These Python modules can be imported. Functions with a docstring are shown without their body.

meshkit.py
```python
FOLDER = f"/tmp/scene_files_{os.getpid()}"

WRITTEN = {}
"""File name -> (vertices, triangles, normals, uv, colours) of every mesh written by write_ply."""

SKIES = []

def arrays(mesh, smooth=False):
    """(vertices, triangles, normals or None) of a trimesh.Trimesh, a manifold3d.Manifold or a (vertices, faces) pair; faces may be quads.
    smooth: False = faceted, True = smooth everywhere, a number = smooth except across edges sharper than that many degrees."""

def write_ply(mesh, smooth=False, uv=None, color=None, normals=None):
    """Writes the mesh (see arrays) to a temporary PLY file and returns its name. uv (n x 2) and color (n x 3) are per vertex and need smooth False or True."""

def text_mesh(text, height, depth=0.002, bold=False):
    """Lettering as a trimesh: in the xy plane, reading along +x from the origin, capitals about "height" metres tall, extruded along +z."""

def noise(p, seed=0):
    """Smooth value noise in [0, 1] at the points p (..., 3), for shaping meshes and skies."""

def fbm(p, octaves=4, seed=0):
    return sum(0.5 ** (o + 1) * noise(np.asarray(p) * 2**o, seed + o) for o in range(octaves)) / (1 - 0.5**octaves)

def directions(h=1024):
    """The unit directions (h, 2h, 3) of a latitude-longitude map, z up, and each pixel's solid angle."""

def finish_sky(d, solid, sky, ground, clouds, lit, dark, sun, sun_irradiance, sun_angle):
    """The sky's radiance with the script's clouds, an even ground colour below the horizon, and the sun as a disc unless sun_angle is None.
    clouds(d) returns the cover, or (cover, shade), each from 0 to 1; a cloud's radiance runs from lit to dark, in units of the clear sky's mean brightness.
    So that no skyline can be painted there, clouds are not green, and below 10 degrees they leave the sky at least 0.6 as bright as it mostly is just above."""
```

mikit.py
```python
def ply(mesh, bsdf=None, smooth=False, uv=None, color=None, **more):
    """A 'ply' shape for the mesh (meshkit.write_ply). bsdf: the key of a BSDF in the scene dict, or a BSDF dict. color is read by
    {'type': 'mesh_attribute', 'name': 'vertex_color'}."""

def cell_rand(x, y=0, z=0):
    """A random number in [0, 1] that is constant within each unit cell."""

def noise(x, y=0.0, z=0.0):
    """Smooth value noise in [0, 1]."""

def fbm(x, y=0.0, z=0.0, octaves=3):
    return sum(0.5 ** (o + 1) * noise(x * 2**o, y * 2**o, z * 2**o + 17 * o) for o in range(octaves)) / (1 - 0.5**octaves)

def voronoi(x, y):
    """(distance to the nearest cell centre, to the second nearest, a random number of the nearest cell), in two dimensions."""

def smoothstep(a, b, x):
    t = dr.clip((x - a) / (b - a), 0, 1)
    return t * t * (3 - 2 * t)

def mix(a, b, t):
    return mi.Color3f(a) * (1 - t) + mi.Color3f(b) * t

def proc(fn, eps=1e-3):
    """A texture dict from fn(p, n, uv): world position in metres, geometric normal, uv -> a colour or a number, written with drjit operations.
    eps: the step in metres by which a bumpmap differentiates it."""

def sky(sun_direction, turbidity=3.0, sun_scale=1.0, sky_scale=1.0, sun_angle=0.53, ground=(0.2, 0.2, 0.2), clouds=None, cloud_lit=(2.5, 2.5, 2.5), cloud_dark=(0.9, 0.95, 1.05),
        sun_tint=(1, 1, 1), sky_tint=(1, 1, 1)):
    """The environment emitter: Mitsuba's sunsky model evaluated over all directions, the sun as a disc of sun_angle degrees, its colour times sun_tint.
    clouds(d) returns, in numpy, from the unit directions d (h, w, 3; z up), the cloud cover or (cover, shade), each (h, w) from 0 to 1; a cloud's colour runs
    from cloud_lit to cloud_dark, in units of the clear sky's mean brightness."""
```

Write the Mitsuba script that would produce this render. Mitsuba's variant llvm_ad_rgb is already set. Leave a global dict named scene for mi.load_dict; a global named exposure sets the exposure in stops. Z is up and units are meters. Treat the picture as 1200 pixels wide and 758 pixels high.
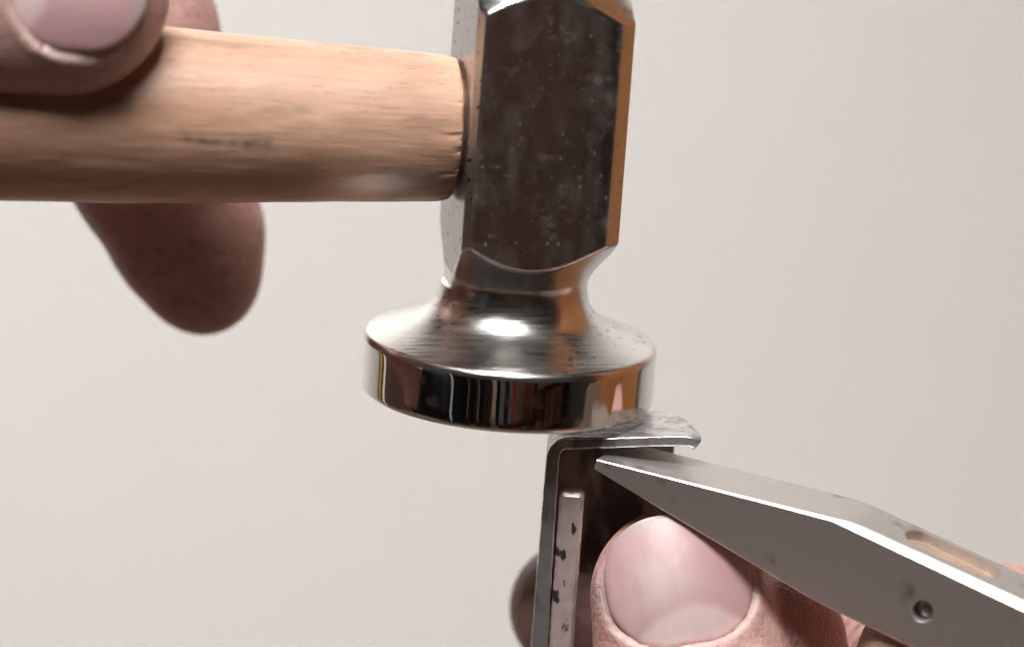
import math, random
import numpy as np, trimesh, manifold3d as m3
import drjit as dr, mitsuba as mi, mikit, meshkit
from shapely.geometry import Polygon
from mikit import noise, fbm, smoothstep, mix

T = mi.ScalarTransform4f
scene, labels = {}, {}
random.seed(4); rng = np.random.default_rng(4)
MM = 0.001

# ------------------------------------------------------------------ camera, light, exposure
CAM = 0.5                                    # metres from the focal subject to the lens
scene['camera'] = {'type': 'thinlens', 'to_world': T().look_at([0, -CAM, 0], [0, 0, 0], [0, 0, 1]),
                   'fov': 2 * math.degrees(math.atan(0.054 / CAM)), 'fov_axis': 'x',
                   'aperture_radius': 0.0082, 'focus_distance': CAM - 0.008, 'near_clip': 0.02, 'far_clip': 20.0}
exposure = 0.3
KEY, WALLWASH = 24.5, 9.0
KEY_POS, KEY_AIM, KEY_SIZE = np.array([-0.06, -0.56, 0.71]), np.array([0, 0, 0.0]), (0.40, 0.36)
WASH_POS, WASH_AIM, WASH_SIZE = np.array([-0.17, 0.22, 0.38]), np.array([-0.13, 0.62, 0.28]), (0.6, 0.22)

# ------------------------------------------------------------------ helpers
def numbered(k):
    if k not in scene and not any(x.startswith(k + '__') for x in scene):
        return k
    i = 1
    while f'{k}_{i:03d}' in scene or any(x.startswith(f'{k}_{i:03d}__') for x in scene):
        i += 1
    return f'{k}_{i:03d}'

def put(name, mesh, bsdf, parent=None, smooth=30, color=None, **more):
    key = numbered(f'{parent}__{name}' if parent else name)
    scene[key] = mikit.ply(mesh, bsdf, smooth=smooth, color=color, **more)
    return key

def tag(key, label, cat=None, group=None, kind=None):
    d = {'label': label}
    if cat: d['category'] = cat
    if group: d['group'] = group
    if kind: d['kind'] = kind
    labels[key] = d

def tm(mani):
    m = mani.to_mesh()
    return trimesh.Trimesh(np.asarray(m.vert_properties)[:, :3], np.asarray(m.tri_verts), process=False)

def mani(mesh):
    mesh.merge_vertices()
    return m3.Manifold(m3.Mesh(np.asarray(mesh.vertices, np.float32), np.asarray(mesh.faces, np.uint32)))

def grid_faces(nr, nc, wrap=True):
    i, j = np.meshgrid(np.arange(nr - 1), np.arange(nc if wrap else nc - 1), indexing='ij')
    a, b = i * nc + j, i * nc + (j + 1) % nc
    q = np.stack([a, b, b + nc, a + nc], -1).reshape(-1, 4)
    return np.vstack([q[:, [0, 1, 2]], q[:, [0, 2, 3]]])

def lathe_like(rings):
    """closed mesh through rings (n, m, 3), the ends capped with a fan"""
    n, m, _ = rings.shape
    v = np.vstack([rings.reshape(-1, 3), rings[0].mean(0)[None], rings[-1].mean(0)[None]])
    f = grid_faces(n, m)
    j = np.arange(m); j2 = (j + 1) % m
    f = np.vstack([f, np.stack([j2, j, j * 0 + n * m], 1), np.stack([(n - 1) * m + j, (n - 1) * m + j2, j * 0 + n * m + 1], 1)])
    t = trimesh.Trimesh(v, f, process=False)
    if t.volume < 0: t.invert()
    return t

def unit(v):
    v = np.asarray(v, float); return v / np.linalg.norm(v)

def at(px, py, depth=0.0):
    """a point in mm: position in the subject plane, depth in mm away from the camera"""
    k = 0.09 * (CAM * 1000 + depth) / (CAM * 1000)
    return np.array([(px - 600) * k, depth, (379 - py) * k])

def bx(x0, x1, y0, y1, z0, z1, c=0.003):
    """a box in metres with chamfered edges"""
    c = min(c, (x1 - x0) / 3, (y1 - y0) / 3, (z1 - z0) / 3)
    pts = []
    for sx in (0, 1):
        for sy in (0, 1):
            for sz in (0, 1):
                p = np.array([(x0, x1)[sx], (y0, y1)[sy], (z0, z1)[sz]], float)
                s = np.array([1 - 2 * sx, 1 - 2 * sy, 1 - 2 * sz]) * c
                for k in range(3):
                    q = p + s; q[k] = p[k]; pts.append(q)
    return trimesh.convex.convex_hull(np.array(pts))

# ------------------------------------------------------------------ materials
def C(*v): return {'type': 'rgb', 'value': list(v)}
def diffuse_like(col, rough=0.6, spec=0.4):
    return {'type': 'principled', 'base_color': C(*col) if isinstance(col, tuple) else col, 'roughness': rough, 'specular': spec}
def two(b): return {'type': 'twosided', 'bsdf': b}
def bump(b, fn, scale, eps=3e-5):
    return {'type': 'bumpmap', 'arbitrary': mikit.proc(fn, eps), 'scale': scale, 'bsdf': b}

def plaster_col(p, n, uv):
    a = fbm(p.x * 3, p.y * 3 + 4, p.z * 3, 3)
    b = fbm(p.x * 60, p.y * 60, p.z * 60, 2)
    return mix((0.63, 0.618, 0.593), (0.68, 0.668, 0.643), a * 0.7 + b * 0.3)
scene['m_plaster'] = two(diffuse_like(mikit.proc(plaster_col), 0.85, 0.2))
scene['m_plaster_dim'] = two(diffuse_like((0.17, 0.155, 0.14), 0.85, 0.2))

def floor_col(p, n, uv):
    g = fbm(p.x * 40, p.y * 4, 0.0, 3)
    return mix((0.075, 0.036, 0.018), (0.17, 0.085, 0.042), g)
scene['m_floorboard'] = two(diffuse_like(mikit.proc(floor_col), 0.5, 0.4))
def pine_col(p, n, uv):
    g = fbm(p.x * 6, p.y * 60, p.z * 3, 3)
    return mix((0.27, 0.10, 0.03), (0.42, 0.18, 0.06), g)
scene['m_pine'] = two(diffuse_like(mikit.proc(pine_col), 0.5, 0.4))
scene['m_bench'] = two(diffuse_like((0.14, 0.095, 0.07), 0.6, 0.3))
scene['m_dark_wood'] = two(diffuse_like((0.035, 0.018, 0.011), 0.5, 0.4))
for nm, c in dict(red=(0.58, 0.05, 0.03), brown=(0.27, 0.16, 0.115), wine=(0.22, 0.05, 0.03), tan=(0.26, 0.16, 0.105), blush=(0.80, 0.60, 0.53), umber=(0.065, 0.034, 0.024), black=(0.012, 0.012, 0.014), cream=(0.62, 0.56, 0.46),
                  ochre=(0.55, 0.30, 0.03), grey=(0.25, 0.25, 0.25), orange=(0.45, 0.17, 0.04), navy=(0.02, 0.025, 0.05), white=(0.75, 0.74, 0.72), rust=(0.20, 0.075, 0.03)).items():
    scene['m_cover_' + nm] = two(diffuse_like(c, 0.55, 0.4))
scene['m_black_metal'] = two(diffuse_like((0.02, 0.02, 0.02), 0.45, 0.5))
scene['m_sleeve'] = two(diffuse_like((0.02, 0.022, 0.028), 0.9, 0.2))

# polished hammer steel: bright ground metal with pits, greasy smears and fine scratches
def pit(p, s):                                   # small round pits, about one per cell of s metres
    x, y, z = p.x / s, p.y / s, p.z / s
    ix, iy, iz = dr.floor(x), dr.floor(y), dr.floor(z)
    cx = ix + 0.2 + 0.6 * mikit.cell_rand(ix, iy, iz)
    cy = iy + 0.2 + 0.6 * mikit.cell_rand(ix + 31, iy, iz)
    cz = iz + 0.2 + 0.6 * mikit.cell_rand(ix, iy + 57, iz)
    on = mikit.cell_rand(ix + 7, iy + 11, iz + 13)
    d = dr.sqrt(dr.square(x - cx) + dr.square(y - cy) + dr.square(z - cz))
    return dr.select(on > 0.60, 1 - smoothstep(0.07, 0.21, d), 0.0)
def steel_rough(p, n, uv):
    smear = fbm(p.x * 700, p.y * 700, p.z * 380, 4)
    fine = fbm(p.x * 2600, p.y * 2600, p.z * 2600, 2)
    cloud = smoothstep(0.62, 0.80, fbm(p.x * 300 + 9, p.y * 300, p.z * 300, 4))
    return 0.10 + 0.12 * smoothstep(0.48, 0.80, smear) + 0.06 * fine + 0.14 * cloud + 0.12 * dr.maximum(pit(p, 0.0011), 0.7 * pit(p + 0.0005, 0.0007))
def steel_col(p, n, uv):
    spots = smoothstep(0.70, 0.80, fbm(p.x * 1100, p.y * 1100, p.z * 1100, 3))
    return mix((0.80, 0.775, 0.75), (0.45, 0.42, 0.40), spots * 0.6)
def steel_metal(p, n, uv):                        # greasy film and dust lie on the metal in patches
    film = 0.25 + 0.75 * smoothstep(0.40, 0.80, 0.5 * fbm(p.x * 420 + 4, p.y * 420, p.z * 300, 4) + 0.5 * fbm(p.x * 900, p.y * 900, p.z * 70, 4))
    dots = smoothstep(0.62, 0.74, fbm(p.x * 1000, p.y * 1000, p.z * 1000, 3))
    return 1.0 - 0.065 * film - 0.09 * film * dots - 0.08 * dr.maximum(pit(p, 0.0011), pit(p + 0.0005, 0.0008))
def steel_bump(p, n, uv):
    return -2.2 * pit(p, 0.0011) - 1.2 * pit(p + 0.0005, 0.0007) + 0.35 * fbm(p.x * 900, p.y * 900, p.z * 900, 2) + 4.0 * noise(p.x * 130, p.y * 130, p.z * 130)
scene['m_steel'] = bump({'type': 'principled', 'base_color': mikit.proc(steel_col), 'metallic': mikit.proc(steel_metal), 'roughness': mikit.proc(steel_rough), 'specular': 0.5}, steel_bump, 1.2e-5)
def neck_rough(p, n, uv):
    return 0.17 + 0.14 * fbm(p.x * 350, p.y * 350, p.z * 3500, 3)
def neck_col(p, n, uv):
    spots = smoothstep(0.60, 0.72, fbm(p.x * 1300, p.y * 1300, p.z * 2600, 4)) * smoothstep(0.52, 0.66, fbm(p.x * 160 + 2, p.y * 160, p.z * 160, 2))
    return mix((0.76, 0.73, 0.70), (0.10, 0.09, 0.085), spots * 0.55)
scene['m_brushed_steel'] = bump({'type': 'principled', 'base_color': mikit.proc(neck_col), 'metallic': 1.0, 'roughness': mikit.proc(neck_rough), 'specular': 0.5},
                                lambda p, n, uv: fbm(p.x * 300, p.y * 300, p.z * 5500, 2) + 0.8 * fbm(p.x * 900, p.y * 900, p.z * 900, 3) + 3 * noise(p.x * 150, p.y * 150, p.z * 150), 1.3e-5)
def dull_col(p, n, uv):
    sp = smoothstep(0.66, 0.74, fbm(p.x * 1500, p.y * 1500, p.z * 1500, 3))
    return mix((0.43, 0.415, 0.40), (0.05, 0.045, 0.04), sp)
scene['m_dull_steel'] = bump({'type': 'principled', 'base_color': mikit.proc(dull_col), 'metallic': 0.95, 'roughness': 0.30, 'specular': 0.5},
                             lambda p, n, uv: fbm(p.x * 1600, p.y * 1600, p.z * 1600, 3) + 2 * noise(p.x * 200, p.y * 200, p.z * 200), 2.5e-5)
def rim_rough(p, n, uv):
    return 0.035 + 0.16 * smoothstep(0.55, 0.80, fbm(p.x * 500, p.y * 500, p.z * 500, 3))
scene['m_mirror_steel'] = bump({'type': 'principled', 'base_color': C(0.82, 0.80, 0.78), 'metallic': 1.0, 'roughness': mikit.proc(rim_rough), 'specular': 0.5},
                               lambda p, n, uv: noise(p.x * 160, p.y * 160, p.z * 160) + 0.05 * fbm(p.x * 1500, p.y * 1500, p.z * 1500, 2), 2.5e-5)
# satin steel of the small hammer
def satin_col(p, n, uv):
    g = fbm(p.x * 2500, p.y * 2500, p.z * 2500, 2)
    s = smoothstep(0.68, 0.86, fbm(p.x * 220 + 3.1, p.y * 220, p.z * 220, 4))
    return mix(mix((0.76, 0.715, 0.68), (0.80, 0.755, 0.72), g), (0.14, 0.13, 0.13), s * 0.6)
scene['m_satin'] = bump({'type': 'principled', 'base_color': mikit.proc(satin_col), 'metallic': 1.0, 'roughness': 0.48, 'specular': 0.5},
                        lambda p, n, uv: fbm(p.x * 5000, p.y * 5000, p.z * 5000, 2) + fbm((0.88 * p.x - 0.25 * p.y - 0.41 * p.z) * 350, (0.36 * p.x + 0.91 * p.y + 0.21 * p.z) * 5500, (0.32 * p.x - 0.34 * p.y + 0.89 * p.z) * 5500, 3), 1.6e-5)
# raw scaly steel of the clasp
def scale_col(p, n, uv):
    g = smoothstep(0.40, 0.68, fbm(p.x * 900, p.y * 900, p.z * 250, 4))
    return mix((0.50, 0.485, 0.485), (0.20, 0.18, 0.175), g * 0.7)
scene['m_raw_steel'] = bump({'type': 'principled', 'base_color': mikit.proc(scale_col), 'metallic': 0.8, 'roughness': 0.34, 'specular': 0.5},
                            lambda p, n, uv: fbm(p.x * 1200, p.y * 1200, p.z * 700, 4), 7e-5)
def dark_col(p, n, uv):
    g = smoothstep(0.40, 0.70, fbm(p.x * 600, p.y * 600, p.z * 120, 4))
    return mix((0.15, 0.125, 0.112), (0.50, 0.485, 0.475), g)
scene['m_dark_steel'] = bump({'type': 'principled', 'base_color': mikit.proc(dark_col), 'metallic': 0.45, 'roughness': 0.42, 'specular': 0.5},
                             lambda p, n, uv: fbm(p.x * 1300, p.y * 1300, p.z * 500, 4), 1e-4)
def bar_col(p, n, uv):
    g = smoothstep(0.60, 0.69, fbm(p.x * 1100, p.y * 1100, p.z * 420 + 9, 4))
    return mix((0.68, 0.55, 0.53), (0.07, 0.06, 0.06), g)
scene['m_bar_steel'] = bump({'type': 'principled', 'base_color': mikit.proc(bar_col), 'metallic': 0.5, 'roughness': 0.36, 'specular': 0.5},
                            lambda p, n, uv: fbm(p.x * 1500, p.y * 1500, p.z * 600, 3), 5e-5)

# skin and nails (base colours per vertex; creases as relief)
def skin_bump(p, n, uv):
    s = 1600.0
    a = 1 - dr.abs(2 * noise(p.x * s, p.y * s, p.z * s) - 1)
    b = 1 - dr.abs(2 * noise(p.x * s * 0.9 + 40, p.y * s * 0.9 + 7, p.z * s * 0.9 + 3) - 1)
    f = fbm(p.x * 4500, p.y * 4500, p.z * 4500, 2)
    q = p.x * 0.45 - p.z * 0.35 + p.y * 0.8 + 0.0006 * noise(p.x * 400, p.y * 400, p.z * 400)
    palmar = smoothstep(0.0270, 0.0285, p.x) * smoothstep(-0.0235, -0.0250, p.z)          # finger ridges of the lower hand beside the thumb
    ridge = dr.sin(q * (2 * math.pi / 0.00052)) * (0.5 + 0.5 * dr.sin((p.x - p.z) * (2 * math.pi / 0.00075) + 3 * noise(p.x * 500, p.y * 500, p.z * 500)))
    return -(a * a * a * a + b * b * b * b) * 0.8 + 1.1 * palmar * ridge + 0.35 * f + 1.2 * noise(p.x * 380, p.y * 380, p.z * 380)
VC = {'type': 'mesh_attribute', 'name': 'vertex_color'}
scene['m_skin'] = bump({'type': 'principled', 'base_color': VC, 'roughness': 0.42, 'specular': 0.45}, skin_bump, 5.5e-5)
scene['m_nail'] = bump({'type': 'principled', 'base_color': VC, 'roughness': 0.40, 'specular': 0.5},
                       lambda p, n, uv: fbm(p.x * 300, p.y * 300, p.z * 300, 2) + 0.1 * fbm(p.x * 2500, p.y * 2500, p.z * 2500, 2), 8e-5)

# ------------------------------------------------------------------ the room (setting, mostly outside the frame)
def setting(name, mesh, m): labels[put(name, mesh, m)] = {'kind': 'structure', 'label': name.replace('_', ' ')}
setting('wall', bx(-1.7, 1.7, 0.62, 0.72, -1.1, 1.5), 'm_plaster')
setting('wall_left', bx(-1.82, -1.705, -1.7, 0.615, -1.1, 1.5), 'm_cover_tan')
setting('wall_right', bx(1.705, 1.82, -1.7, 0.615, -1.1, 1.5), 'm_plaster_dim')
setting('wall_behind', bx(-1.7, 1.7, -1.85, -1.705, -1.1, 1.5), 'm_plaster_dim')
setting('floor', bx(-1.8, 1.8, -1.8, 0.7, -1.25, -1.105), 'm_floorboard')
setting('ceiling', bx(-1.8, 1.8, -1.8, 0.7, 1.505, 1.6), 'm_dark_wood')

def workbench():
    k = 'workbench'
    put('bench_top', bx(-0.85, 0.60, -0.20, 0.45, -0.28, -0.24), 'm_bench', k)
    for x in (-0.40, 0.50):
        for y in (-0.16, 0.38):
            put('leg', bx(x, x + 0.07, y, y + 0.06, -1.10, -0.2805), 'm_bench', k)
    tag(k, 'pale wooden workbench below the hands, out of the picture', 'workbench')

# bookcase behind the viewer, whose stripes the polished steel mirrors
def bookcase():
    k = 'bookcase'
    x0, x1, y0, y1, z0, z1 = -1.35, 1.6, -1.62, -1.30, -1.10, 0.75
    put('back_panel', bx(x0, x1, y0 - 0.02, y0 - 0.001, z0, z1), 'm_dark_wood', k)
    put('side_panel', bx(x0 - 0.03, x0 - 0.001, y0 - 0.02, y1, z0, z1), 'm_dark_wood', k)
    put('side_panel', bx(x1 + 0.001, x1 + 0.03, y0 - 0.02, y1, z0, z1), 'm_dark_wood', k)
    levels = [-1.08, -0.84, -0.46, -0.08]
    for z in levels + [0.74]:
        put('shelf', bx(x0, x1, y0, y1, z, z + 0.02), 'm_dark_wood', k)
    tag(k, 'dark wooden bookcase behind the viewer, mirrored in the polished steel', 'bookcase')
    for z in levels:
        x = x0 + 0.02
        while x < x1 - 0.12:
            w = random.uniform(0.06, 0.10); h = random.uniform(0.25, 0.33)
            low = z < -0.5
            if x > 0.28: c = random.choice(['brown', 'brown', 'brown', 'rust'] if low else ['umber', 'brown', 'black', 'cream'])
            else: c = random.choice(['black', 'black', 'umber', 'navy', 'black', 'grey'])
            if low and 0.05 < x < 0.28: c, w = ('red', 0.05) if x < 0.11 else ('brown', 0.06)
            if z == -0.84 and 0.32 < x < 0.462: c, w = 'wine', 0.463 - x
            elif z == -0.84 and 0.45 < x < 0.49: c, w = 'brown', 0.047
            elif z == -0.84 and 0.49 < x < 0.52: c = 'black'
            if low and -0.36 < x < -0.26: c, w = 'blush', 0.085
            if low and x < -0.45 and random.random() < 0.4: c, w = random.choice(['grey', 'cream', 'grey', 'tan']), 0.035
            if z == -0.84 and 0.92 < x < 1.3: c = 'black'
            if z < -0.9: h = 0.17
            b = put('book', bx(x, x + w, y0 + 0.01, y1 - random.uniform(0.005, 0.05), z + 0.0205, z + 0.0205 + h, 0.004), 'm_cover_' + c)
            tag(b, 'closed book standing on the dark bookcase behind the viewer', 'book', 'books on the bookcase behind the viewer')
            x += w + random.uniform(0.001, 0.006)
workbench()
bookcase()
def cabinet():
    k = 'pine_cabinet'
    put('carcass', bx(0.62, 1.10, -0.17, 0.42, -1.10, 0.80), 'm_pine', k)
    for y in (-0.16, 0.128):
        put('door', bx(0.598, 0.619, y, y + 0.283, -1.05, 0.77), 'm_pine', k)
    tag(k, 'orange pine cabinet to the right of the work, out of the picture', 'cabinet')
cabinet()
def dark_cupboard():
    k = 'black_cupboard'
    put('carcass', bx(-1.3, -0.86, -1.25, 0.44, -1.10, 0.35), 'm_cover_black', k)
    for y in (-1.23, -0.67, -0.11):
        put('door', bx(-0.859, -0.84, y, y + 0.54, -1.06, 0.32), 'm_cover_umber' if y > -0.2 else 'm_cover_black', k)
        put('handle', bx(-0.837, -0.815, y + 0.46, y + 0.50, -0.55, 0.25), 'm_cover_white', k)
    tag(k, 'black cupboard to the left of the work, out of the picture', 'cupboard')
    r = put('cloth_roll', tm(cyl_(np.array([-0.90, 0.50, -1.1]), np.array([-0.90, 0.50, 0.3]), 0.03)), 'm_cover_ochre')
    tag(r, 'ochre roll of cloth leaning by the black cupboard, out of the picture', 'roll')
def cyl_(a, b, r):
    th = np.linspace(0, 2 * np.pi, 32, endpoint=False); o = np.stack([np.cos(th) * r, np.sin(th) * r, th * 0], 1)
    return m3.Manifold.hull_points(np.vstack([a + o, b + o]))
dark_cupboard()

def panel_lamp(key, pos, aim, size, radiance, label, depth=0.05, col=(1.0, 0.985, 0.97)):
    d = unit(aim - pos); s = unit(np.cross(d, [0, 0, 1]) if abs(d[2]) < 0.99 else [1, 0, 0]); u = np.cross(s, d)
    w, h = size[0] / 2, size[1] / 2
    M = np.eye(4); M[:3, 0], M[:3, 1], M[:3, 2], M[:3, 3] = s, -u, d, pos
    if np.linalg.det(M[:3, :3]) < 0: M[:3, 1] *= -1
    v = np.array([[-w, -h, 0], [w, -h, 0], [w, h, 0], [-w, h, 0.0]])
    q = trimesh.Trimesh(v, [[0, 1, 2], [0, 2, 3]], process=False); q.apply_transform(M)
    put('diffuser', q, 'm_cover_white', key, smooth=False, emitter={'type': 'area', 'radiance': C(*[radiance * c for c in col])})
    hs = bx(-w - 0.012, w + 0.012, -h - 0.012, h + 0.012, -depth, -0.004); hs.apply_transform(M)
    put('housing', hs, 'm_black_metal', key)
    tag(key, label, 'lamp')
panel_lamp('work_lamp', KEY_POS, KEY_AIM, KEY_SIZE, KEY, 'square work lamp above and in front of the hammer, out of the picture')
panel_lamp('wall_lamp', WASH_POS, WASH_AIM, WASH_SIZE, WALLWASH, 'long lamp above the picture that lights the pale wall')

# ------------------------------------------------------------------ chasing hammer (all local measures in units of 0.09 mm)
U = 0.09
lean, tilt, psi = math.radians(4.2), math.radians(14.5), math.radians(10)
A = np.array([math.sin(lean) * math.cos(tilt), -math.sin(tilt), math.cos(lean) * math.cos(tilt)])
e = np.array([math.cos(lean), 0, -math.sin(lean)]); f0 = np.cross(e, A)
hu, hv = math.cos(psi) * e - math.sin(psi) * f0, math.cos(psi) * f0 + math.sin(psi) * e
H0 = at(598, 397, 0)

def smin(a, b, k):
    h = np.clip(0.5 + 0.5 * (b - a) / k, 0, 1)
    return b * (1 - h) + a * h - k * h * (1 - h)

from scipy.interpolate import PchipInterpolator
def hammer_head():
    th = np.linspace(0, 2 * np.pi, 720, endpoint=False)
    poly = [(66, 104), (86, 100.5), (104, 84), (104, -81), (81, -104), (-62, -104), (-80, -86), (-80, 90), (-72, 104)]   # (right, front)
    pol = np.full_like(th, 1e9)
    dirs = np.stack([np.cos(th), np.sin(th)], 1)
    for i in range(9):
        a, b = np.array(poly[i], float), np.array(poly[(i + 1) % 9], float)
        n = np.array([-(b - a)[1], (b - a)[0]]); n = n / np.linalg.norm(n)
        if n @ a < 0: n = -n
        c = dirs @ n
        with np.errstate(divide='ignore'):
            r = np.where(c > 1e-4, (n @ a) / np.maximum(c, 1e-4), 1e9)
        pol = smin(np.minimum(pol, 400), np.minimum(r, 400), 3.0)
    prof = [(1, -71), (60, -70.7), (120, -69.8), (160, -68.3), (166, -67.2), (169.5, -65.5), (171.6, -62.5), (172, -59)]
    prof += [(172, h) for h in np.linspace(-50, -8, 6)]
    prof += [(171.8, -5), (171, -1.5), (169.5, 1.2), (167.5, 2.8)]
    hh = PchipInterpolator([3.0, 9, 17, 26, 34, 41, 49, 60, 74, 97, 107, 122, 137, 152, 175], [167.3, 150, 129, 111, 100.5, 94, 89.5, 86, 85, 95.5, 104, 117, 132, 150, 190])
    from scipy.ndimage import gaussian_filter1d
    hx = np.arange(2.0, 178, 0.5); hs_ = gaussian_filter1d(hh(np.clip(hx, 3, 175)), 9.0, mode='nearest')
    hh = lambda h: np.interp(h, hx, hs_) if h > 12 else np.interp(h, [2.8, 12], [167.5, hs_[20]])
    for h in np.concatenate([np.arange(4, 60, 1.6), np.arange(60, 172, 1.5)]): prof.append((float(hh(h)), h))
    for h in np.arange(176, 372, 7): prof.append((230, h))
    ht = PchipInterpolator([370, 385, 399, 414, 428, 445, 470, 490], [190, 150, 132, 117, 104, 94, 86, 85])
    for h in np.arange(372, 492, 1.6): prof.append((float(ht(h)), h))
    for a in np.linspace(-0.72, 1.5, 26): prof.append((115 * math.cos(a), 575 + 115 * math.sin(a)))
    P = np.array(prof)
    R = np.repeat(P[:, :1], len(th), 1)
    inb = (P[:, 1] > 66) & (P[:, 1] < 491)
    swell = 4 * np.exp(-((P[:, 1] - 254) / 95) ** 2)[:, None] * np.clip(-np.cos(th), 0, 1)[None] ** 3      # the cheek swells a little round the eye
    R[inb] = smin(R[inb], (pol[None] + swell)[inb], 4.0)
    rings = (H0 + U * (P[:, None, 1:2] * A + R[..., None] * (np.cos(th)[None, :, None] * hu + np.sin(th)[None, :, None] * hv)))
    return lathe_like(rings)
head = hammer_head()
# the eye, right through the head
EYE = 248
hc = H0 + U * EYE * A
hd = unit(-hu + 0.012 * A)                       # the way the handle points, out to the left
def rod(c0, d, r0, length, up, ax=1.0, n=48):
    s = np.cross(d, up); s = unit(s); t = np.cross(s, d)
    th = np.linspace(0, 2 * np.pi, n, endpoint=False)
    ring = np.cos(th)[:, None] * s * r0 * ax + np.sin(th)[:, None] * t * r0
    return lathe_like(np.stack([c0 + ring, c0 + d * length + ring]))
eye = rod(hc - hd * 30, hd, 70 * U, 60, A, 0.82)
head_m = mani(head) - mani(eye)
hm = tm(head_m)
# one steel head: the mirror-polished rim of its striking face is a part with a finish of its own
loc = (hm.triangles_center - H0) / U
hcoord, rad = loc @ A, np.linalg.norm(loc - (loc @ A)[:, None] * A, axis=1)
nrm = hm.face_normals
isrim = (rad > 170.5) & (hcoord < -4.0) & (hcoord > -61)
na_ = np.abs(nrm @ A)
isneck = ~isrim & (((hcoord > -4.5) & (hcoord < 84)) | ((na_ > 0.10) & (hcoord > -4.5) & (hcoord < 170) & (rad > 60)))
isupper = ~isrim & (na_ > 0.10) & (hcoord > 372) & (rad > 60)
ischeek = ~isrim & ~isneck & ~isupper & (nrm @ hu < -0.80) & (hcoord > 84) & (hcoord < 430)
fa, fb, fc, fd, fe_ = hm.submesh([np.where(~isrim & ~isneck & ~isupper & ~ischeek)[0], np.where(isrim)[0], np.where(isneck)[0], np.where(isupper)[0], np.where(ischeek)[0]], append=False, only_watertight=False)
for m in (fa, fb, fc, fd, fe_): m.apply_scale(MM)
hk = 'chasing_hammer'
put('head', fa, 'm_steel', hk, smooth=28)
rk = put('face_rim', fb, 'm_mirror_steel', hk, smooth=28)
put('neck', fc, 'm_brushed_steel', hk, smooth=28)
put('cheek', fe_, 'm_dull_steel', hk, smooth=28)
put('upper_neck', fd, 'm_brushed_steel', hk, smooth=28)
tag(rk, 'mirror polished rim of the round striking face')
tag(hk, 'polished steel hammer with round flared face and pale wooden handle held in the upper hand', 'hammer')

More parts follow.
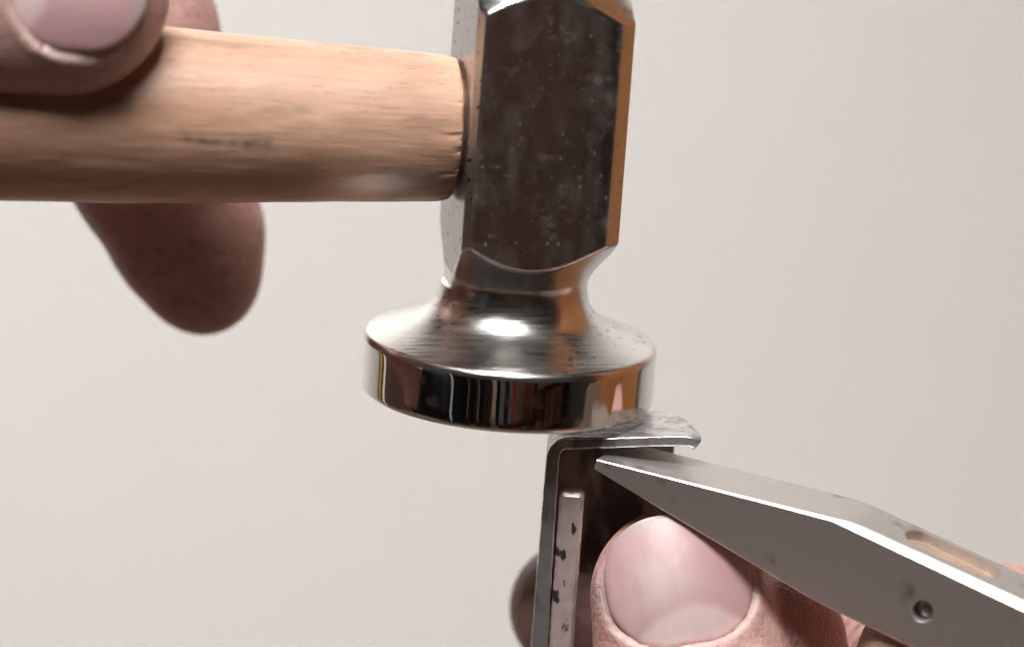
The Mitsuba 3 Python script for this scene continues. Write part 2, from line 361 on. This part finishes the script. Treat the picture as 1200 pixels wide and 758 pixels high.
def wood_fn(c, d, tone_a, tone_b, grain=1.0, marks=None):
    c = np.asarray(c) * MM; d = np.asarray(d)
    s = unit(np.cross(d, [0, 0, 1])); t = np.cross(s, d)
    def parts(p):
        x, y, z = p.x - c[0], p.y - c[1], p.z - c[2]
        return (x * d[0] + y * d[1] + z * d[2], x * s[0] + y * s[1] + z * s[2], x * t[0] + y * t[1] + z * t[2])
    def col(p, n, uv):
        a, b, w = parts(p)
        wob = 0.0006 * noise(a * 60, b * 200, w * 200)
        rings = fbm((b + wob) * 900 * grain, (w + wob) * 900 * grain, a * 22, 3)
        fl = fbm(a * 420, b * 2600, w * 2600, 2)
        blot = fbm(a * 110, b * 130, w * 130, 3)
        k = 0.25 * rings + 0.55 * blot + 0.20 * fl
        out = mix(tone_a, tone_b, smoothstep(0.30, 0.72, k))
        dirt = smoothstep(0.56, 0.78, fbm(a * 160 + 5, b * 420, w * 420, 4))
        out = mix(out, (0.26, 0.16, 0.115), dirt * 0.42)
        fibre = smoothstep(0.70, 0.78, fbm(a * 500, b * 4200 + 3, w * 4200, 2))
        out = mix(out, (0.16, 0.08, 0.045), fibre * 0.30)
        if marks: 
            for (a0, a1, w0, w1, sd) in marks:
                m = smoothstep(0.0, 0.35, 1 - dr.abs((a - 0.5 * (a0 + a1)) / (0.5 * (a1 - a0)))) * smoothstep(0.0, 0.5, 1 - dr.abs((w - 0.5 * (w0 + w1) - 0.15 * (w1 - w0) * (noise(a * 700) - 0.5)) / (0.5 * (w1 - w0))))
                m = m * smoothstep(0.25, 0.62, fbm(a * 110 + sd, w * 2400, 0.5, 3)) * (0.45 + 0.55 * smoothstep(0.25, 0.7, fbm(a * 1300, w * 900, 0.3, 3)))
                out = mix(out, (0.06, 0.045, 0.04), m * 0.9)
        return out
    def relief(p, n, uv):
        a, b, w = parts(p)
        return fbm(a * 260, b * 3200, w * 3200, 3) + 0.6 * fbm(a * 240, b * 420, w * 420, 2)
    return col, relief, parts
def wood(name, *a, rough=0.42, depth=5e-5, **k):
    col, rel, _ = wood_fn(*a, **k)
    scene[name] = bump(diffuse_like(mikit.proc(col), rough, 0.5), rel, depth)

def main_handle():
    L = np.concatenate([[-8.0, -7.0, 7.82, 7.85], [7.9, 7.96, 8.05, 8.2, 8.4, 8.65, 9.0, 9.4, 9.9, 10.5], np.arange(11.2, 150, 0.9), [150, 150.6, 151]])
    sA = unit(np.cross(hd, A)); tA = np.cross(sA, hd)
    th = np.linspace(0, 2 * np.pi, 300, endpoint=False)
    rings = []
    for l in L:
        if l < 7.84: r = 68 * U * np.ones_like(th); ax = 0.82
        else:
            base = np.interp(l, [7, 43, 75, 120, 150], [83.5, 103.5, 112, 114, 110]) * U
            q = np.clip((l - 7.85) / 1.5, 0, 1); edge = 0.30 * (1 - math.sqrt(1 - (1 - q) ** 2))
            if l > 150: edge = (l - 150) * 1.6
            r = (base - edge) * np.ones_like(th); ax = 1.0
            pts = np.stack([np.full_like(th, l * 0.13), np.cos(th) * 3, np.sin(th) * 3], 1)
            r = r + 0.22 * (meshkit.fbm(pts, 3, 5) - 0.5)
            # chipped and notched end of the shoulder
            near = np.exp(-((l - 7.9) / 1.6) ** 2)
            pts2 = np.stack([np.full_like(th, l * 0.5), np.cos(th) * 9, np.sin(th) * 9], 1)
            r = r - near * 0.5 * np.clip(meshkit.fbm(pts2, 3, 9) - 0.56, 0, 1) * 3
        ll = l
        if 7.84 < l < 10.1:
            ll = l + 0.5 * (10.1 - l) / 2.3 * (meshkit.fbm(np.stack([np.zeros_like(th), np.cos(th) * 5, np.sin(th) * 5], 1), 3, 2) - 0.5)
        ll = np.broadcast_to(ll, th.shape)
        rings.append(hc + ll[:, None] * hd + r[:, None] * (np.cos(th)[:, None] * sA * ax + np.sin(th)[:, None] * tA))
    m = lathe_like(np.array(rings)); m.apply_scale(MM); return m
wood('m_handle_wood', hc, hd, (0.63, 0.40, 0.288), (0.50, 0.292, 0.195), marks=[(0.0265, 0.038, -0.0036, -0.0016, 2.3)])
put('handle', main_handle(), 'm_handle_wood', hk, smooth=40)

# ------------------------------------------------------------------ steel clasp being worked
ck = 'steel_clasp'
cl, ct, cy_ = math.radians(4.0), math.radians(13), math.radians(-1)
cA = np.array([math.sin(cl) * math.cos(ct), -math.sin(ct), math.cos(cl) * math.cos(ct)])
ce = np.array([math.cos(cl), 0, -math.sin(cl)]); cf = np.cross(ce, cA)
cu, cv = math.cos(cy_) * ce - math.sin(cy_) * cf, math.cos(cy_) * cf + math.sin(cy_) * ce     # right, towards the viewer
C0 = at(641, 513, -8)
def clasp_place(v):                              # v columns: right, depth away, up (mm)
    return C0 + v[:, :1] * cu - v[:, 1:2] * cv + v[:, 2:3] * cA
def rough_mesh(m, edge, amp, freq, seed):
    m = tm(mani(m).refine_to_length(edge))
    v = np.array(m.vertices); n = np.array(m.vertex_normals)
    m.vertices = v + n * (amp * (meshkit.fbm(v * freq + 50, 3, seed) - 0.5))[:, None]
    return m
def strip(line, thick, z0, z1s, c=0.28):   # thick: one value per point
    """a bent strip: a rounded flat section swept along a line (right, up), from depth z0 to z1"""
    P = np.array(line, float); Tn = np.gradient(P, axis=0); Tn /= np.linalg.norm(Tn, axis=1, keepdims=True); N = np.stack([-Tn[:, 1], Tn[:, 0]], 1)
    sec = []
    for sx, sz, a0 in ((1, 1, 0), (-1, 1, 90), (-1, -1, 180), (1, -1, 270)):
        for a in np.radians(a0 + np.array([0, 22.5, 45, 67.5, 90])):
            sec.append((sx, c * math.cos(a), sz, c * math.sin(a)))
    sec = np.array(sec)
    rings = np.stack([np.stack([P[i, 0] + N[i, 0] * (sec[:, 0] * (thick[i] / 2 - c) + sec[:, 1]), (z0 + z1s[i]) / 2 + sec[:, 2] * ((z1s[i] - z0) / 2 - c) + sec[:, 3], P[i, 1] + N[i, 1] * (sec[:, 0] * (thick[i] / 2 - c) + sec[:, 1])], 1) for i in range(len(P))])
    return lathe_like(rings)
arc = [(0.75 + 1.6 * (1 - math.cos(a)), -2.1 + 1.6 * math.sin(a)) for a in np.linspace(0, math.pi / 2, 10)]
top = [(6, -0.15), (10, 0.33), (12.2, 0.55), (13.4, 0.66), (14.3, 0.72), (14.9, 0.70), (15.3, 0.58), (15.6, 0.36)]
body = strip([(0.75, -32), (0.75, -20), (0.75, -10)] + arc + top, [1.7, 1.65, 1.5] + [1.35] * 4 + [1.25] * 6 + [1.2] * 8, 0.0, [11.5] * 15 + [10.6, 9.2, 7.0, 5.0, 3.4, 2.6])
body = rough_mesh(body, 0.3, 0.20, 0.7, 3)
body.vertices = clasp_place(np.array(body.vertices)); body.apply_scale(MM)
put('bent_strip', body, 'm_raw_steel', ck, smooth=35)
bp = trimesh.creation.box((12.5, 1.0, 30)); bp.apply_translation((7.2, 11.0, -16.2))
bp = rough_mesh(bp, 0.5, 0.2, 0.5, 4); bp.vertices = clasp_place(np.array(bp.vertices)); bp.apply_scale(MM)
put('back_plate', bp, 'm_dark_steel', ck, smooth=35)
def chamfer_box(x0, x1, y0, y1, z0, z1, c):
    return bx(x0, x1, y0, y1, z0, z1, c)
br = chamfer_box(1.75, 4.3, 0.5, 3.2, -32, -5.9, 0.35)
br = rough_mesh(br, 0.3, 0.12, 1.3, 6); br.vertices = clasp_place(np.array(br.vertices)); br.apply_scale(MM)
bk_ = put('inner_bar', br, 'm_bar_steel', ck, smooth=35)
tag(bk_, 'bright bar with chipped dark patches inside the clasp')
tag(ck, 'small bent steel clasp pinched upright under the round hammer face', 'clasp')

# ------------------------------------------------------------------ small cross peen hammer
sk = 'small_hammer'
X = unit([0.8774, -0.2504, -0.4092]); Y = np.array([0.3593, 0.9082, 0.2148]); Y = unit(Y - (Y @ X) * X); Z = np.cross(X, Y)
if Z[2] < 0: Z = -Z
S0 = np.array([8.6, -9.0, -14.6])                 # front end of the peen's edge
WD = 8.25                                         # width of the head (depth)
def section(x, zt, zb, c, y0=0.0, y1=WD, cb=None):
    cb = c if cb is None else cb
    pts = [(y0, zt - c), (y0 + c, zt), (y1 - c, zt), (y1, zt - c), (y1, zb + cb), (y1 - cb, zb), (y0 + cb, zb), (y0, zb + cb)]
    return [S0 + x * X + y * Y + z * Z for y, z in pts]
secs = []
secs += section(0, 0.60, -0.55, 0.14)
for x, zt, zb, c in [(10, 2.55, -1.45, 0.14), (20, 4.65, -2.6, 0.18), (25.4, 5.75, -3.22, 0.24), (26.8, 5.98, -3.3, 0.50), (28.2, 6.1, -3.34, 0.72), (60, 6.3, -3.45, 0.85), (66, 6.3, -3.45, 0.85)]:
    secs += section(x, zt, zb, c, cb=0.25)
hull = m3.Manifold.hull_points(np.array(secs))
def slot(cx, cyy, lx, ly, z0, z1, n=24):
    pts = []
    for a in np.linspace(0, 2 * np.pi, n, endpoint=False):
        ox = (lx / 2 - ly / 2) * (1 if math.cos(a) > 0 else -1)
        for z in (z0, z1):
            pts.append(S0 + (cx + ox + ly / 2 * math.cos(a)) * X + (cyy + ly / 2 * math.sin(a)) * Y + z * Z)
    return m3.Manifold.hull_points(np.array(pts))
EX, EY = 37.4, WD / 2 + 0.3
hull = hull - slot(EX, EY, 10.6, 4.7, -8, 9)
def cyl(c0, c1, r0, r1, n=40):
    d = unit(c1 - c0); s = unit(np.cross(d, [0.3, 0.2, 0.9])); t = np.cross(d, s)
    a = np.linspace(0, 2 * np.pi, n, endpoint=False)
    return m3.Manifold.hull_points(np.vstack([c0 + r0 * (np.cos(a)[:, None] * s + np.sin(a)[:, None] * t), c1 + r1 * (np.cos(a)[:, None] * s + np.sin(a)[:, None] * t)]))
pc = S0 + EX * X + 0.8 * Z
hull = hull - cyl(pc - 1 * Y, pc + (WD + 1) * Y, 1.12, 1.12) - cyl(pc - 0.5 * Y, pc + 0.35 * Y, 1.45, 1.05)
sm = tm(hull); sm.apply_scale(MM)
put('head', sm, 'm_satin', sk, smooth=22)
pin = tm(cyl(pc + 1.3 * Y, pc + 6 * Y, 0.98, 0.98) + cyl(pc + 0.95 * Y, pc + 1.3 * Y, 0.45, 0.85)); pin.apply_scale(MM)
put('pin', pin, 'm_dark_steel', sk, smooth=22)
wood('m_small_wood', S0 + EX * X, -Z, (0.44, 0.32, 0.24), (0.34, 0.23, 0.165), depth=9e-5)
def small_handle():
    secs_, th = [], np.linspace(0, 2 * np.pi, 96, endpoint=False)
    zs = np.concatenate([[5.25, 5.2], np.linspace(5.0, -3.0, 12), [-3.6, -5.0, -7, -9, -12, -18, -30, -50, -80, -81]])
    for z in zs:
        g = np.interp(-z, [-6, 3.3, 3.7, 9, 30, 80], [0, 0, 0.90, 1.0, 1.3, 1.7])
        lx, ly = 10.4 + g * 1.0, 4.5 + g * 3.3
        k = 0.94 if z == 5.25 or z == -81 else 1.0
        ox = (lx / 2 - ly / 2) * np.tanh(np.cos(th) * 6)
        x = EX + k * (ox + ly / 2 * np.cos(th)); y = EY + k * ly / 2 * np.sin(th)
        secs_.append(S0 + x[:, None] * X + y[:, None] * Y + z * Z)
    m = lathe_like(np.array(secs_)); m.apply_scale(MM); return m
put('handle', small_handle(), 'm_small_wood', sk, smooth=35)
tag(sk, 'small satin grey cross peen hammer head with wooden handle held slanting under the clasp', 'hammer')

# ------------------------------------------------------------------ hands: distance fields meshed by surface nets
def bone(p, a, b, ra, rb, flat=None, s=1.0):
    a, b = np.asarray(a, np.float32), np.asarray(b, np.float32)
    q = p - a
    if flat is not None:
        n = np.asarray(flat, np.float32); q = q + ((1 / s - 1) * (q @ n))[:, None] * n
    ab = b - a
    if flat is not None: ab = ab + (1 / s - 1) * (ab @ n) * n
    t = np.clip(q @ ab / max(ab @ ab, 1e-6), 0, 1)
    d = np.sqrt(((q - t[:, None] * ab) ** 2).sum(1)) - (ra + t * (rb - ra))
    return d * (s if flat is not None else 1.0)

class Nail:
    def __init__(self, center, tip, normal, hw, hl, Rs, Rt):
        self.c = np.asarray(center, float); self.n = unit(normal)
        tip = np.asarray(tip, float); self.t = unit(tip - (tip @ self.n) * self.n); self.s = np.cross(self.t, self.n)
        self.hw, self.hl, self.Rs, self.Rt, self.r = hw, hl, Rs, Rt, min(hw, hl) * 0.86
    def local(self, p):
        q = p - self.c; return q @ self.s, q @ self.t, q @ self.n
    def height(self, s, t): return -s ** 2 / (2 * self.Rs) - t ** 2 / (2 * self.Rt)
    def outline(self, s, t):
        qx, qy = np.abs(s) - self.hw + self.r, np.abs(t) - self.hl + self.r
        return np.minimum(np.maximum(qx, qy), 0) + np.hypot(np.maximum(qx, 0), np.maximum(qy, 0)) - self.r
    def carve(self, d, p):
        s, t, h = self.local(p)
        o = self.outline(s, t); hh = h - self.height(s, t)
        near = np.exp(-(hh / 2.5) ** 2)
        fold = 0.26 * np.exp(-((o - 0.75) / 0.75) ** 2) * near * np.clip((self.hl * 0.75 - t) / (self.hl * 0.5), 0, 1)
        d = d - fold
        pocket = np.maximum(o - 0.20, -0.30 - hh)
        k = 1.0; g = np.clip(0.5 + 0.5 * (d + pocket) / k, 0, 1)
        return np.where(h > -6, (-pocket) * (1 - g) + d * g + k * g * (1 - g), d)
    def mesh(self, thick=0.42, lift=0.05):
        nr, na = 34, 120
        ph = np.linspace(0, 2 * np.pi, na, endpoint=False)
        # boundary of the rounded outline along each direction
        lo, hi = np.zeros(na), np.full(na, 30.0)
        for _ in range(40):
            mid = (lo + hi) / 2; ins = self.outline(mid * np.cos(ph), mid * np.sin(ph)) < 0
            lo, hi = np.where(ins, mid, lo), np.where(ins, hi, mid)
        rings = []
        for top in (1, 0):
            rr = np.linspace(0.01, 1, nr); rr = rr if top else rr[::-1]
            for k in rr:
                s, t = k * lo * np.cos(ph), k * lo * np.sin(ph)
                h = self.height(s, t) + (lift if top else lift - thick)
                if top: h = h - 0.18 * max(0, (k - 0.95) / 0.05) ** 2
                rings.append(self.c + s[:, None] * self.s + t[:, None] * self.t + h[:, None] * self.n)
        m = lathe_like(np.array(rings))
        s, t, _ = self.local(np.array(m.vertices))
        return m, s / self.hw, t / self.hl

def surface_nets(f, lo, hi, h):
    lo = np.asarray(lo, np.float32); n = (np.ceil((np.asarray(hi) - lo) / h / 8).astype(int)) * 8 + 1
    nb = (n - 1) // 8
    D = np.full(tuple(n), 9.0, np.float32)
    ii = np.stack(np.meshgrid(*[np.arange(k) for k in nb], indexing='ij'), -1).reshape(-1, 3)
    dc = f((lo + (ii * 8 + 4) * h).astype(np.float32))
    off = np.stack(np.meshgrid(*[np.arange(9)] * 3, indexing='ij'), -1).reshape(-1, 3)
    R = 4 * math.sqrt(3) * h * 1.35 + 0.8
    for b in ii[dc < -R]:
        s = b * 8; D[s[0]:s[0] + 9, s[1]:s[1] + 9, s[2]:s[2] + 9] = -9
    act = ii[np.abs(dc) <= R]
    for c in range(0, len(act), 400):
        g = act[c:c + 400, None] * 8 + off[None]; g = g.reshape(-1, 3)
        D[g[:, 0], g[:, 1], g[:, 2]] = f((lo + g * h).astype(np.float32))
    S = D < 0
    cell = np.zeros(tuple(np.array(D.shape) - 1), np.int8)
    cor = [(a, b, c) for a in (0, 1) for b in (0, 1) for c in (0, 1)]
    sl = lambda A, a, b, c: A[a:A.shape[0] - 1 + a, b:A.shape[1] - 1 + b, c:A.shape[2] - 1 + c]
    for o in cor: cell += sl(S, *o)
    mixed = (cell > 0) & (cell < 8)
    idx = np.full(cell.shape, -1, np.int64); ijk = np.argwhere(mixed); idx[mixed] = np.arange(len(ijk))
    acc, cnt = np.zeros((len(ijk), 3)), np.zeros(len(ijk))
    vals = {o: D[ijk[:, 0] + o[0], ijk[:, 1] + o[1], ijk[:, 2] + o[2]] for o in cor}
    for o in cor:
        for ax in range(3):
            if o[ax]: continue
            o2 = tuple(1 if k == ax else o[k] for k in range(3))
            a, b = vals[o], vals[o2]; cr = (a < 0) != (b < 0)
            t = np.where(cr, a / np.where(cr, a - b, 1), 0)
            pt = np.array(o, float)[None] + t[:, None] * np.eye(3)[ax]
            acc[cr] += pt[cr]; cnt[cr] += 1
    V = lo + h * (ijk + acc / cnt[:, None])
    F = []
    for ax in range(3):
        a1, a2 = (ax + 1) % 3, (ax + 2) % 3
        s0, s1 = [slice(None)] * 3, [slice(None)] * 3
        s0[ax], s1[ax] = slice(0, -1), slice(1, None)
        A0, A1 = S[tuple(s0)], S[tuple(s1)]
        e_ = np.argwhere(A0 != A1)
        e_ = e_[(e_[:, a1] > 0) & (e_[:, a2] > 0) & (e_[:, a1] < D.shape[a1] - 1) & (e_[:, a2] < D.shape[a2] - 1)]
        ins = A0[e_[:, 0], e_[:, 1], e_[:, 2]]
        def c_(d1, d2):
            q = e_.copy(); q[:, a1] += d1; q[:, a2] += d2; return idx[q[:, 0], q[:, 1], q[:, 2]]
        q = np.stack([c_(-1, -1), c_(0, -1), c_(0, 0), c_(-1, 0)], 1)
        q[~ins] = q[~ins][:, ::-1]; F.append(q)
    q = np.vstack(F)
    m = trimesh.Trimesh(V, np.vstack([q[:, [0, 1, 2]], q[:, [0, 2, 3]]]), process=False)
    trimesh.smoothing.filter_taubin(m, 0.5, 0.53, 10)
    if m.volume < 0: m.invert()
    return m

def build_hand(key, chains, palm, nails, label, h=0.45, sleeve=None):
    """chains: per finger a list of (point, radius) or (a, b, ra, rb, flat, s); palm: bones"""
    def field(p):
        dp = np.full(len(p), 1e3, np.float32)
        for b in palm: dp = smin(dp, bone(p, *b), 6.0)
        out = dp
        for ch in chains:
            d = np.full(len(p), 1e3, np.float32)
            for b in ch: d = smin(d, bone(p, *b), 2.2)
            out = np.minimum(out, smin(dp, d, 6.0))
        for nl in nails: out = nl.carve(out, p.astype(float))
        return out
    pts = np.array([q for b in palm + sum(chains, []) for q in (b[0], b[1])], float); rr = max(b[2] for b in palm + sum(chains, []))
    m = surface_nets(field, pts.min(0) - rr - 3, pts.max(0) + rr + 3, h)
    v = np.array(m.vertices)
    n1, n2, n3 = (meshkit.fbm(v * k + 100, 3, s) for k, s in ((0.12, 1), (0.45, 2), (1.3, 3)))
    base, pink, pale, grime = np.array([0.46, 0.275, 0.245]), np.array([0.50, 0.235, 0.235]), np.array([0.60, 0.40, 0.34]), np.array([0.16, 0.095, 0.08])
    sst = lambda a, b, x: (lambda t: t * t * (3 - 2 * t))(np.clip((x - a) / (b - a), 0, 1))
    col = base + (pink - base) * (0.55 * sst(0.38, 0.66, n1))[:, None]
    col = col + (pale - col) * (0.45 * sst(0.52, 0.72, n2))[:, None]
    col = col + (grime - col) * (0.35 * sst(0.56, 0.74, n3))[:, None]
    for nl in nails:                                                     # dry pale cuticle, grime under the free edge
        s, t, hh = nl.local(v); o = nl.outline(s, t); z = np.abs(hh - nl.height(s, t))
        w = np.exp(-((o - 0.45) / 0.40) ** 2) * (z < 2.5) * (t < nl.hl * 0.7) * (0.5 + 0.5 * sst(0.40, 0.60, n3))
        col = col + (np.array([0.62, 0.53, 0.49]) - col) * (0.75 * w)[:, None]
        w = np.exp(-(o / 0.6) ** 2) * (z < 1.5) * (t > nl.hl * 0.55)
        col = col + (np.array([0.14, 0.10, 0.085]) - col) * (0.7 * w)[:, None]
    m.apply_scale(MM)
    put('skin', m, 'm_skin', key, smooth=True, color=np.clip(col, 0, 1))
    for nl in nails:
        nm, s, t = nl.mesh()
        nv = np.array(nm.vertices)
        q = meshkit.fbm(nv * 0.26 + 23, 3, 5); q2 = meshkit.fbm(np.stack([s * 14, t * 1.5, s * 0], 1) + 30, 3, 6)
        bed, bloodless = np.array([0.455, 0.265, 0.272]), np.array([0.54, 0.415, 0.395])        # pressed nail bed: pale where the blood is pushed out
        w = np.exp(-(((s + 0.30 + 0.5 * (q - 0.5)) / 0.60) ** 2 + ((t + 0.02) / 0.58) ** 2)) * (0.75 + 0.5 * (q - 0.5))
        c = bed + (bloodless - bed) * np.clip(w + 0.25 * (q - 0.4), 0, 1)[:, None]
        lun = 0.75 * sst(0.10, -0.12, t + 0.44 + 0.62 * (s - 0.08) ** 2 + 0.08 * (q2 - 0.5) + 0.15 * (q - 0.5))
        c = c + (np.array([0.60, 0.48, 0.455]) - c) * lun[:, None]
        fe = sst(0.68, 0.92, t + 0.10 * s ** 2 + 0.10 * (q2 - 0.5))
        c = c + (np.array([0.37, 0.315, 0.295]) - c) * (0.75 * fe)[:, None]
        rim = sst(0.955, 0.99, t + 0.22 * s ** 2)
        c = c + (np.array([0.60, 0.55, 0.52]) - c) * (0.6 * rim)[:, None]
        nm.apply_scale(MM)
        put('thumbnail', nm, 'm_nail', key, smooth=True, color=np.clip(c * (0.94 + 0.12 * q2[:, None]), 0, 1))
    if sleeve is not None:
        a, b, ra, rb = sleeve; a, b = np.asarray(a, float), np.asarray(b, float); d = unit(b - a); s = unit(np.cross(d, [0.1, 0.2, 0.9])); t_ = np.cross(d, s)
        th = np.linspace(0, 2 * np.pi, 72, endpoint=False); rings = []
        for q, ins in [(0.0, 2.5), (0.0, 0.6), (0.02, 0)] + [(x, 0) for x in np.linspace(0.06, 1, 40)]:
            r = ra + (rb - ra) * q - ins
            fold = 1.6 * np.sin(9 * q * 3 + 2 * np.sin(th + q * 5)) * (q > 0.05)
            rings.append(a + d * q * np.linalg.norm(b - a) + (r + fold)[:, None] * (np.cos(th)[:, None] * s + np.sin(th)[:, None] * t_) if np.ndim(fold) else None)
        sl_ = lathe_like(np.array(rings)); sl_.apply_scale(MM)
        put('sleeve', sl_, 'm_sleeve', key, smooth=True)
    tag(key, label, 'hand')

def chain(pts, flat=None, s=1.0):
    return [(np.asarray(p0, float), np.asarray(p1, float), r0, r1, flat, s) for (p0, r0), (p1, r1) in zip(pts[:-1], pts[1:])]

# upper hand: thumb in front of the handle, index finger hanging down behind it
def upper_hand():
    nrm_ = unit([0.05, -0.98, 0.16]); ax = unit([1, 0.10, -0.05])
    tip = at(76, -10, -22.3)
    tip0 = tip
    ip = tip0 - ax * 19; mc = ip + np.array([-30, -3, -8.0]); cm = mc + np.array([-30, -2, -24.0])
    thumb = [(ip, tip0, 10.9, 10.6, nrm_, 0.80), (mc, ip, 12.0, 10.2, None, 1.0), (cm, mc, 14, 12.2, None, 1.0)]
    i0, i1, i2, i3 = at(-330, 150, 26), at(20, -170, 20), at(148, 40, 12.5), at(222, 282, 13.8)
    im = at(187, 195, 12.2)
    index = chain([(i0, 11.5), (i1, 10.2), (i2, 9.6), (im, 9.55), (i3, 8.0), (at(238, 327, 14.2), 6.1)])
    def curled(off, sc, r):
        o = np.array([off, 0, 0.0])
        k0 = i0 + np.array([off * 0.55, -4, -12.0]) ; k1 = at(-130, -60, 17) + o; k2 = at(-170, 130, 9) + o + [0, -off * 0.16, 0]; k3 = at(-190, 215, -2) + o + [0, -off * 0.2, 0]
        return chain([(k0, r + 1.2), (k1, r + 0.6), (k2, r), (k3, r - 1.4)])
    mid, ring_, little = curled(-2, 1, 9.4), curled(-22, 1, 9.0), curled(-40, 1, 7.9)
    wrist = i0 + np.array([-62, -52, -42.0])
    fore = wrist + np.array([-40, -50, -32.0])
    palm = [(i0, wrist, 13, 19, None, 1.0), (i0 + np.array([-14, -6, -22.0]), wrist, 13, 18, None, 1.0), (mid[0][0], wrist, 13, 19, None, 1.0), (cm, wrist, 15, 19, None, 1.0), (cm, i0, 11, 11, None, 1.0), (wrist, fore, 20, 23, None, 1.0)]
    nl = Nail(tip0 + ax * 1.9 + nrm_ * (10.75 * 0.80 - 0.12), ax, nrm_, 7.5, 6.6, 11.8, 26)
    build_hand('hand', [thumb, index, mid, ring_, little], palm, [nl], 'hand gripping the pale wooden handle with thumb in front and one fingertip hanging below',
               sleeve=(wrist + (fore - wrist) * 0.35, wrist + (fore - wrist) * 3.2, 27, 38))
upper_hand()

# lower hand: thumb upright with its nail to the viewer, index finger level behind the clasp
def lower_hand():
    ax = unit([-0.16, 0.27, 0.95]); nrm_ = unit([0.03, -0.97, 0.22]); nrm_ = unit(nrm_ - (nrm_ @ ax) * ax * 0.6)
    tip = at(799, 699, -5.0)
    ip = tip - ax * 17; mc = ip + np.array([14, -8, -28.0]); cm = mc + np.array([26, -10, -28.0])
    thumb = [(ip, tip, 11.7, 9.6, nrm_, 0.80), (mc, ip, 13.0, 11.3, None, 1.0), (cm, mc, 15, 12.6, None, 1.0)]
    k0 = at(1560, 860, 10)
    index = chain([(k0, 12), (at(1260, 768, 16), 9.6), (at(960, 742, 16), 9.0), (at(760, 722, 13.5), 8.4), (at(676, 712, 12), 7.3)])
    mid = chain([(k0 + np.array([3, 0, -18.0]), 12), (at(1270, 900, 14), 9.6), (at(1010, 890, 10), 9.0), (at(908, 812, 2.5), 8.2), (at(909, 752, -0.5), 7.5)])
    ring_ = chain([(k0 + np.array([2, -2, -36.0]), 11.5), (at(1260, 1100, 14), 9.0), (at(1040, 1090, 8), 8.6), (at(985, 1060, -3), 7.2)])
    little = chain([(k0 + np.array([0, -4, -52.0]), 10.5), (at(1250, 1270, 12), 8.0), (at(1060, 1270, 7), 7.6), (at(1010, 1250, -2), 6.3)])
    wrist = k0 + np.array([10, -42, -76.0]); fore = wrist + np.array([20, -42, -50.0])
    palm = [(k0, wrist, 13, 19, None, 1.0), (k0 + np.array([3, 0, -18.0]), wrist, 13, 19, None, 1.0), (k0 + np.array([2, -2, -36.0]), wrist, 13, 19, None, 1.0), (k0 + np.array([0, -4, -52.0]), wrist, 12, 18, None, 1.0),
            (cm, wrist, 16, 19, None, 1.0), (cm, k0 + np.array([3, 0, -18.0]), 11, 11, None, 1.0), (wrist, fore, 20, 23, None, 1.0)]
    nl = Nail(tip + ax * 0.5 - np.array([0.6, 0, 0]) + nrm_ * (10.0 * 0.80 - 0.1), ax, nrm_, 7.55, 6.9, 11.8, 28)
    build_hand('hand', [thumb, index, mid, ring_, little], palm, [nl], 'hand with upright thumb pinching the steel clasp and the small grey hammer from below',
               sleeve=(wrist + (fore - wrist) * 0.35, wrist + (fore - wrist) * 3.2, 27, 38))
# the second hand takes the next number
def hand_key():
    global build_hand
    old = build_hand
    def wrapped(key, *a, **k): return old('hand_001', *a, **k)
    build_hand = wrapped
hand_key()
lower_hand()
